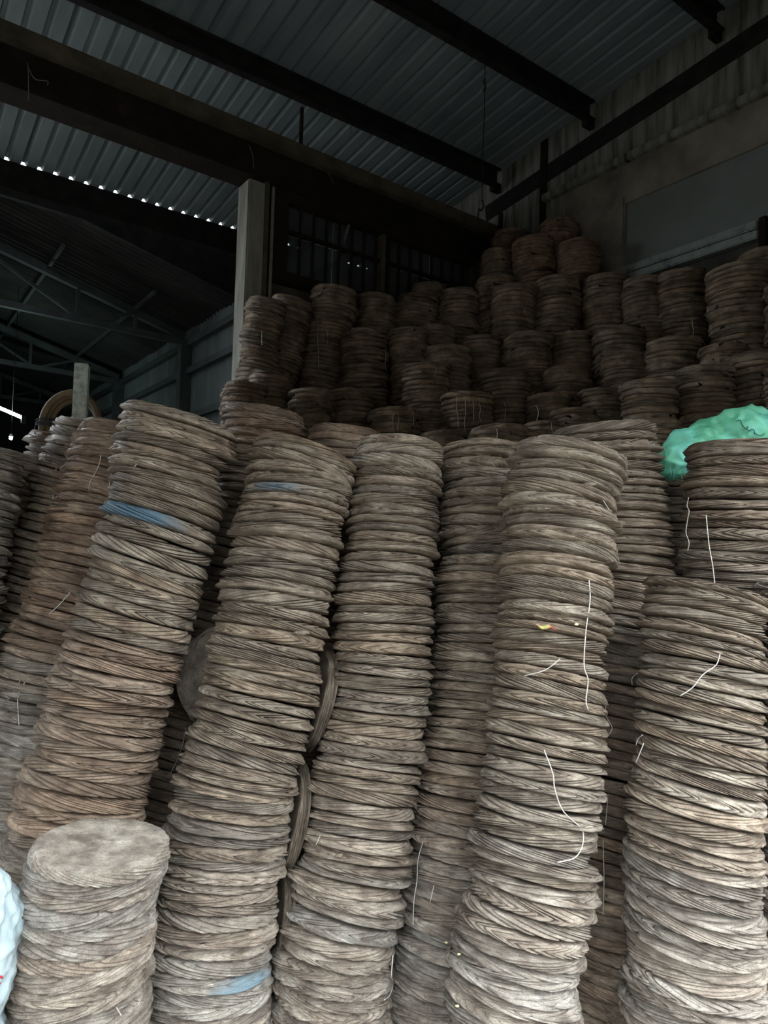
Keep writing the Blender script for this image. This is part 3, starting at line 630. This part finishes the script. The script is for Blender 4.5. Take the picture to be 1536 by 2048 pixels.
# ------------------------------------------------------------------ post, hose, wire
po = empty('square_post', at(160, 830, 3.9)); po.location.z = 0; tag(po, 'mottled grey square post standing inside the coiled hose', 'post')
zt = at(160, 728, 3.9).z
pr_ = box('shaft', (-.036, -.036, 0), (.036, .036, zt), M_POST, po, .004); pr_.rotation_euler = (0, 0, -AZ+.25)
pc_ = box('top_plate', (-.04, -.04, zt), (.04, .04, zt+.006), M_TRUSS, po, .001); pc_.rotation_euler = (0, 0, -AZ+.25)
ho = empty('coiled_hose', at(140, 850, 4.05)); tag(ho, 'thick brown hose coiled behind the grey post', 'hose')
pts = []
for i in range(150):
    a = i/150*3*2*math.pi; rr = .165-.012*(a/6.283)+.004*math.sin(a*1.7)
    pts.append(RT*(rr*math.cos(a)*1.02)+Vector((0, 0, 1))*(rr*math.sin(a)*1.12)+FW*(-.02+.034*(a/6.283)))
link('hose_coils', tube_mesh('hose_coils', pts, .0185, 12), M_HOSE, ho)
for q in range(3):
    ring = []
    for i in range(14):
        a = i/14*6.283; ring.append(RT*(-.148+.045*math.cos(a))+FW*(.02+.065*math.sin(a))+Vector((0, 0, 1))*(.005+.012*q+.006*math.sin(a+q)))
    link('rope_tie', tube_mesh('rope_tie', ring, .0045, 6, True), M_ROPE, ho)
tail = smooth_path([RT*-.19+Vector((0, 0, .02)), RT*-.205+Vector((0, 0, -.05)), RT*-.215+Vector((0, 0, -.13))], 8)
link('rope_end', tube_mesh('rope_end', tail, .004, 6), M_ROPE, ho)
wi = empty('hanging_wire', at(968, 250, 5.6)); tag(wi, 'thin black wire hanging from the roof to a hook', 'wire')
base = at(964, 400, 5.6); zt = zroof(base.y)
top_ = Vector((base.x, base.y, zt-.002))
link('wire_strand', tube_mesh('wire_strand', [p-wi.location for p in (top_, top_.lerp(base, .4)+RT*.004, top_.lerp(base, .7)-RT*.003, base)], .004, 6), M_STEEL, wi)
hk = [base+Vector((0, 0, -.0)), base+Vector((0, 0, -.05))+RT*.012, base+Vector((0, 0, -.085))-RT*.004, base+Vector((0, 0, -.075))-RT*.022, base+Vector((0, 0, -.14))-RT*.03]
link('hook', tube_mesh('hook', smooth_path([p-wi.location for p in hk], 16), .0065, 6), M_STEEL, wi)
kn = [base.lerp(top_, .8)+Vector((0, 0, .05*math.sin(i*.9)))+RT*(.012*math.cos(i*1.7))+FW*(.012*math.sin(i*2.1)) for i in range(14)]
link('knot', tube_mesh('knot', smooth_path([p-wi.location for p in kn], 40), .004, 5), M_BEAM, wi)

# dusty threads of cobweb hanging from the beams
WEBS = [([(55, 125, 4.5), (57, 150, 4.5), (57, 200, 4.5)], 'dusty thread hanging from the beam at far left'), ([(57, 135, 4.5), (70, 158, 4.5), (95, 162, 4.5), (95, 170, 4.5)], 'curled dusty thread on the beam at far left'),
        ([(498, 290, 5.5), (505, 310, 5.5), (508, 335, 5.5)], 'dusty thread above the pillar head'), ([(703, 222, 6.1), (702, 248, 6.1), (700, 275, 6.1)], 'dusty thread under the middle of the first purlin'),
        ([(708, 425, 6.2), (700, 445, 6.2), (690, 475, 6.2), (688, 500, 6.2)], 'dusty cobweb rag hanging in the barred window'),
        ([(655, 345, 6.0), (662, 355, 6.0), (668, 368, 6.0)], 'short dusty thread under the back beam')]
for pts, lab in WEBS:
    P = smooth_path([at(*p) for p in pts], 12); o = link('cobweb_thread', tube_mesh('cobweb_thread', P, .006 if 'rag' in lab else .003, 5, False, (lambda t: .4+2.4*math.sin(t*3.1)**2) if 'rag' in lab else None), M_WEB)
    tag(o, lab, 'cobweb', 'dusty cobwebs on the beams')

# ------------------------------------------------------------------ sacks
def sack(name, spine, radii, flat, mat, seed, ns=110, nc=96, fold=.01, crumple=.0, cs=14.):
    """a slack woven sack: a tube round a spine with pleats and dents, closed at both ends"""
    rng = random.Random(seed); P = smooth_path(spine, ns); v = []; o = empty(name, P[ns//2])
    rad = np.interp(np.linspace(0, 1, ns), np.linspace(0, 1, len(radii)), radii)
    fs = [(rng.randint(3, 9), rng.uniform(-9, 9), rng.uniform(0, 6.28), rng.uniform(.4, 1)) for _ in range(6)]
    big = [(rng.randint(1, 3), rng.uniform(2, 7), rng.uniform(0, 6.28)) for _ in range(3)]
    for i, p in enumerate(P):
        t = (P[min(i+1, ns-1)]-P[max(i-1, 0)]).normalized(); a1 = (FW-t*FW.dot(t)).normalized(); a2 = t.cross(a1); u = i/(ns-1)
        e = min(1, math.sqrt(max(0, 1-(2*u-1)**8)))
        for k in range(nc):
            a = 2*math.pi*k/nc; f = 0
            for m, tw, ph, am in fs: f += am*(1-abs(math.sin((m*a+tw*u*3+ph)/2))**.7)
            b = sum(math.sin(m*a+tw*u+ph) for m, tw, ph in big)
            r = rad[i]*e*(1+.05*b)-fold*(f-1.6)*e
            w_ = p-P[ns//2]+a1*(r*flat*math.cos(a))+a2*(r*math.sin(a))
            if crumple:      # sharp creases: folded noise
                c1 = abs(mnoise.noise(w_*cs+Vector((seed, 0, 0))))+.5*abs(mnoise.noise(w_*cs*2.3+Vector((0, seed, 0)))); w_ = w_+(a1*(flat*math.cos(a))+a2*math.sin(a))*(crumple*(.45-c1)*2)*e
            v.append(w_)
    q = [(i*nc+k, i*nc+(k+1) % nc, (i+1)*nc+(k+1) % nc, (i+1)*nc+k) for i in range(ns-1) for k in range(nc)]
    me = bpy.data.meshes.new('sack_body'); me.from_pydata([tuple(x) for x in v], [], q+[tuple(range(nc))[::-1], tuple(range((ns-1)*nc, ns*nc))])
    for f in me.polygons: f.use_smooth = True
    me.update(); link('sack_body', me, mat, o); return o, v, nc
gs, gv, gnc = sack('green_sack', [at(1338, 962, 2.80), at(1356, 918, 2.80), at(1392, 889, 2.80), at(1438, 876, 2.80), at(1478, 862, 2.80), at(1545, 876, 2.80), at(1640, 900, 2.80)], [.030, .060, .074, .068, .082, .082, .05], .9, M_GREEN, 5, fold=.006, crumple=.028, cs=8.5)
tag(gs, 'crumpled green woven plastic sack on the right stack', 'sack')
fr = random.Random(3)
bm_pts = at(1368, 938, 2.72)-gs.location
for i in range(9):
    a = bm_pts+RT*fr.uniform(-.055, .012)+Vector((0, 0, fr.uniform(-.006, .006))); b = a+RT*fr.uniform(-.01, .012)+Vector((0, 0, -fr.uniform(.012, .05)))
    link('frayed_thread', tube_mesh('frayed_thread', smooth_path([a, a.lerp(b, .5)+RT*fr.uniform(-.008, .008), b], 6), .0011, 4), M_FRAY, gs)
def on_px(verts, loc, x, y):
    """the sack vertex nearest the viewer around an image position"""
    best = None
    for p in verts:
        px = proj(p+loc)
        if abs(px[0]-x) < 9 and abs(px[1]-y) < 9 and (best is None or px[2] < best[0]): best = (px[2], p)
    return None if best is None else best[1]-FW*.003
sp = [on_px(gv, gs.location, x, y) for x, y in ((1466, 836), (1474, 843), (1484, 850), (1495, 856), (1507, 864), (1518, 871), (1530, 876))]
sp = [p for p in sp if p is not None]
for i in range(len(sp)-1):
    a, b = sp[i], sp[i+1]; m_ = a.lerp(b, .5)+UP*(.008*(-1)**i)-FW*.006
    link('stitch', tube_mesh('stitch', smooth_path([a, m_, b], 8), .0016, 5), M_STITCH, gs)
    c = a+UP*fr.uniform(.006, .016)+RT*fr.uniform(-.012, .012)-FW*.004
    link('loose_thread', tube_mesh('loose_thread', smooth_path([a, a.lerp(c, .5)-FW*.006, c], 6), .0011, 4), M_FRAY, gs)
ws, wv, wnc = sack('white_sack', [at(-12, 1735, 1.60), at(-40, 1790, 1.60), at(-55, 1860, 1.60), at(-75, 1950, 1.60), at(-105, 2020, 1.60), at(-115, 2120, 1.60), at(-115, 2270, 1.60)], [.030, .078, .108, .110, .100, .12, .14], 1., M_WHITE, 9, fold=.008, crumple=.012, cs=16.)
tag(ws, 'bulging white woven sack with red print at lower left', 'sack')
for seg in (((0, 1952), (8, 1949), (14, 1945)), ((0, 1962), (5, 1960), (9, 1958)), ((-8, 1976), (0, 1973), (5, 1969))):
    P = [on_px(wv, ws.location, x, y) for x, y in seg]
    if all(p is not None for p in P): link('red_print', tube_mesh('red_print', smooth_path(P, 10), .0026, 6), M_RED, ws)

# ------------------------------------------------------------------ twine, scrap, kernels
TW = [('E', [(1178, 1160), (1180, 1200), (1172, 1260), (1168, 1330), (1176, 1360), (1172, 1400), (1176, 1420)], 'long pale twine hanging down beside the yellow scrap', .0017),
      ('E', [(1088, 1500), (1105, 1545), (1110, 1580), (1125, 1620), (1150, 1645), (1165, 1660), (1165, 1690), (1150, 1715), (1115, 1725)], 'long curling pale twine on the yellow-scrap stack, below the straight one', .0016),
      ('E', [(1120, 1318), (1090, 1340), (1048, 1352)], 'short slanting twine just below the yellow scrap', .0013), ('E', [(1202, 993), (1212, 1010), (1220, 1022)], 'tiny twine end high on the yellow-scrap stack', .0011),
      ('RU', [(1412, 1030), (1418, 1090), (1425, 1130), (1430, 1172)], 'straight pale twine on the stack under the green sack', .0016),
      ('RU', [(1377, 995), (1374, 1012), (1378, 1022), (1375, 1040), (1372, 1065), (1378, 1085), (1375, 1102)], 'kinked twine on the left side of the green-sack stack', .0013),
      ('RL', [(1440, 1308), (1432, 1330), (1405, 1350), (1385, 1375), (1360, 1392)], 'slanting twine on the lower stack at right', .0013), ('RL', [(1287, 1487), (1276, 1515), (1272, 1524)], 'short hooked twine left of the lower right stack', .0013),
      ('RL', [(1285, 1470), (1276, 1478), (1272, 1490)], 'bent twine just above the hooked one at right', .0011), ('F', [(1282, 1342), (1265, 1355), (1264, 1370)], 'small bent twine in the gap before the lower right stack', .0014),
      ('F', [(1212, 1400), (1212, 1430), (1224, 1455), (1218, 1470)], 'wavy twine in the gap right of the yellow-scrap stack', .0014), ('F', [(1216, 1590), (1211, 1650)], 'thin twine low in the gap right of the yellow-scrap stack', .001), ('F', [(1206, 1680), (1208, 1760), (1206, 1830)], 'lowest thin twine in the gap right of the yellow-scrap stack', .0011),
      ('D', [(846, 1683), (836, 1720), (834, 1760), (828, 1800), (826, 1850)], 'long pale twine on the left side of the recessed middle stack', .0013), ('D', [(868, 1770), (860, 1805)], 'short twine on the recessed middle stack', .001),
      ('C', [(786, 1910), (783, 1950), (786, 1965), (780, 1990), (768, 2000)], 'kinked pale twine at the lower right of the wedged-disc stack', .0016), ('C', [(640, 1672), (632, 1690)], 'tiny twine end low on the stack right of the discs', .0011),
      ('L1', [(202, 905), (198, 930), (180, 965), (178, 980)], 'pale twine high on the far left leaning stack', .0016), ('L2', [(115, 925), (108, 960), (106, 1000)], 'pale twine on the far left stack below the post', .0016), ('L1', [(232, 915), (222, 950), (218, 975)], 'twine beside the top of the tall leaning stack', .0015),
      ('A', [(285, 915), (268, 935), (258, 952)], 'curved twine near the top of the tall leaning stack', .0014), ('L1', [(140, 1185), (118, 1210), (96, 1230)], 'slanting twine midway down the far left stack', .0013), ('K', [(372, 1455), (362, 1500), (338, 1555)], 'thin twine below the round upright disc', .0013),
      ('L1', [(52, 1360), (36, 1395), (38, 1450)], 'upright twine low on the far left stack', .0015), ('L1', [(40, 1362), (24, 1390), (14, 1402)], 'slanting twine low on the far left stack', .0015), ('short', [(233, 2015), (243, 2032)], 'tiny straw end low on the short stack', .0012)]
for key, pts, lab, r in TW:
    P = smooth_path([S[key].surf(x, y, .024) for x, y in pts], max(8, 5*len(pts)))
    tag(link('twine_strand', tube_mesh('twine_strand', P, r, 5), M_TWINE), lab, 'twine', 'loose twine ends on the stacks')
BT = [(2, 637, 640, 740), (2, 655, 650, 690), (2, 690, 670, 720), (0, 524, 660, 690), (1, 556, 700, 760), (4, 772, 700, 742), (4, 690, 770, 800), (9, 915, 792, 868), (9, 930, 800, 870), (9, 946, 800, 850), (9, 960, 805, 845), (10, 786, 828, 880), (10, 797, 835, 862), (10, 826, 820, 850),
      (24, 1010, 805, 845), (25, 993, 858, 885), (26, 1105, 845, 880), (26, 1075, 812, 842), (33, 1000, 640, 660), (27, 1386, 640, 675), (7, 872, 735, 752), (13, 1048, 616, 626)]
for n_, (i, x, y0, y1) in enumerate(BT):
    st = BST[i]; P = smooth_path([st.surf(x+br.uniform(-2, 2), y, .02) for y in np.linspace(y0, y1, 4)], 9)
    tag(link('twine_strand', tube_mesh('twine_strand', P, .0019, 4), M_TWINE), 'thin pale twine thread dangling on the dim back pile', 'twine', 'twine threads on the back pile')
# yellow and red scrap
c = S['E'].surf(1091, 1254, .012); bm = bmesh.new(); rows = []
for i in range(13):
    u = i/12-.5; row = []
    for j in range(7):
        t = j/6-.5; wd = .012*math.cos(u*2.6); row.append(bm.verts.new(RT*(u*.058)+UP*(t*wd-.010*u+.004*math.sin(u*9))-FW*(.010*math.cos(t*2.6)+.003*math.sin(u*14))))
    rows.append(row)
for i in range(12):
    for j in range(6): bm.faces.new((rows[i][j], rows[i+1][j], rows[i+1][j+1], rows[i][j+1]))
bmesh.ops.solidify(bm, geom=list(bm.faces), thickness=.0015)
m, nt, b = new_mat('yellow_red_peel', .45, .4); tc = N(nt, 'ShaderNodeTexCoord'); dp = N(nt, 'ShaderNodeVectorMath', operation='DOT_PRODUCT'); dp.inputs[1].default_value = tuple(RT); nt.links.new(tc.outputs['Object'], dp.inputs[0])
mr = N(nt, 'ShaderNodeMapRange'); nt.links.new(dp.outputs['Value'], mr.inputs[0]); mr.inputs[1].default_value = -.03; mr.inputs[2].default_value = .03
rp = ramp(nt, [(0, (.62, .30, .26)), (.22, (.66, .58, .22)), (.55, (.78, .74, .30)), (.72, (.50, .16, .10)), (1, (.42, .09, .07))]); nt.links.new(mr.outputs[0], rp.inputs[0]); nt.links.new(rp.outputs[0], b.inputs['Base Color'])
o = bm_obj('peel_scrap', bm, m, None, 0, True); o.location = c; tag(o, 'small yellow and red scrap stuck between cakes', 'scrap')
# kernels and crumbs caught on the rims
def pebble(name, p, r, mat, seed, label, cat, group, sx=1.):
    bm = bmesh.new(); bmesh.ops.create_icosphere(bm, subdivisions=2, radius=1); q = random.Random(seed)
    for v in bm.verts: v.co *= 1+q.uniform(-.3, .3)
    for v in bm.verts: v.co = RT*(v.co.x*r*sx)+UP*(v.co.y*r*.75)+FW*(v.co.z*r*.75)
    o = bm_obj(name, bm, mat, None, 0, True); o.location = p; return tag(o, label, cat, group)
for i, (key, x, y, lab) in enumerate([('D', 893, 1885, 'single pale kernel on the recessed middle stack'), ('E', 918, 1908, 'pale kernel on the left rim of the yellow-scrap stack'), ('E', 914, 2012, 'lowest pale kernel by the yellow-scrap stack'), ('E', 1153, 1249, 'pale crumb right of the yellow scrap')]):
    pebble('kernel', S[key].surf(x, y, .012), .0042, M_KERNEL, i, lab, 'kernel', 'stray kernels', 1.3)
for i, (key, x, y, r, sx, lab) in enumerate([('B', 603, 1265, .010, 2.4, 'elongated crumb stuck on the leaning stack above the disc'), ('B', 566, 1297, .010, 1.5, 'rounded crumb stuck on the leaning stack beside the disc'), ('C', 735, 1335, .008, 2.0, 'crumb stuck midway on the stack right of the discs'), ('E', 1180, 968, .008, 2.4, 'crumb high on the yellow-scrap stack'), ('C', 678, 1711, .007, 1.6, 'pale crumb low on the stack right of the discs')]):
    pebble('crumb', S[key].surf(x, y, .006), r, M_CRUMB, 20+i, lab, 'crumb', 'crumbs stuck on rims', sx)
print('objects', len(bpy.data.objects))
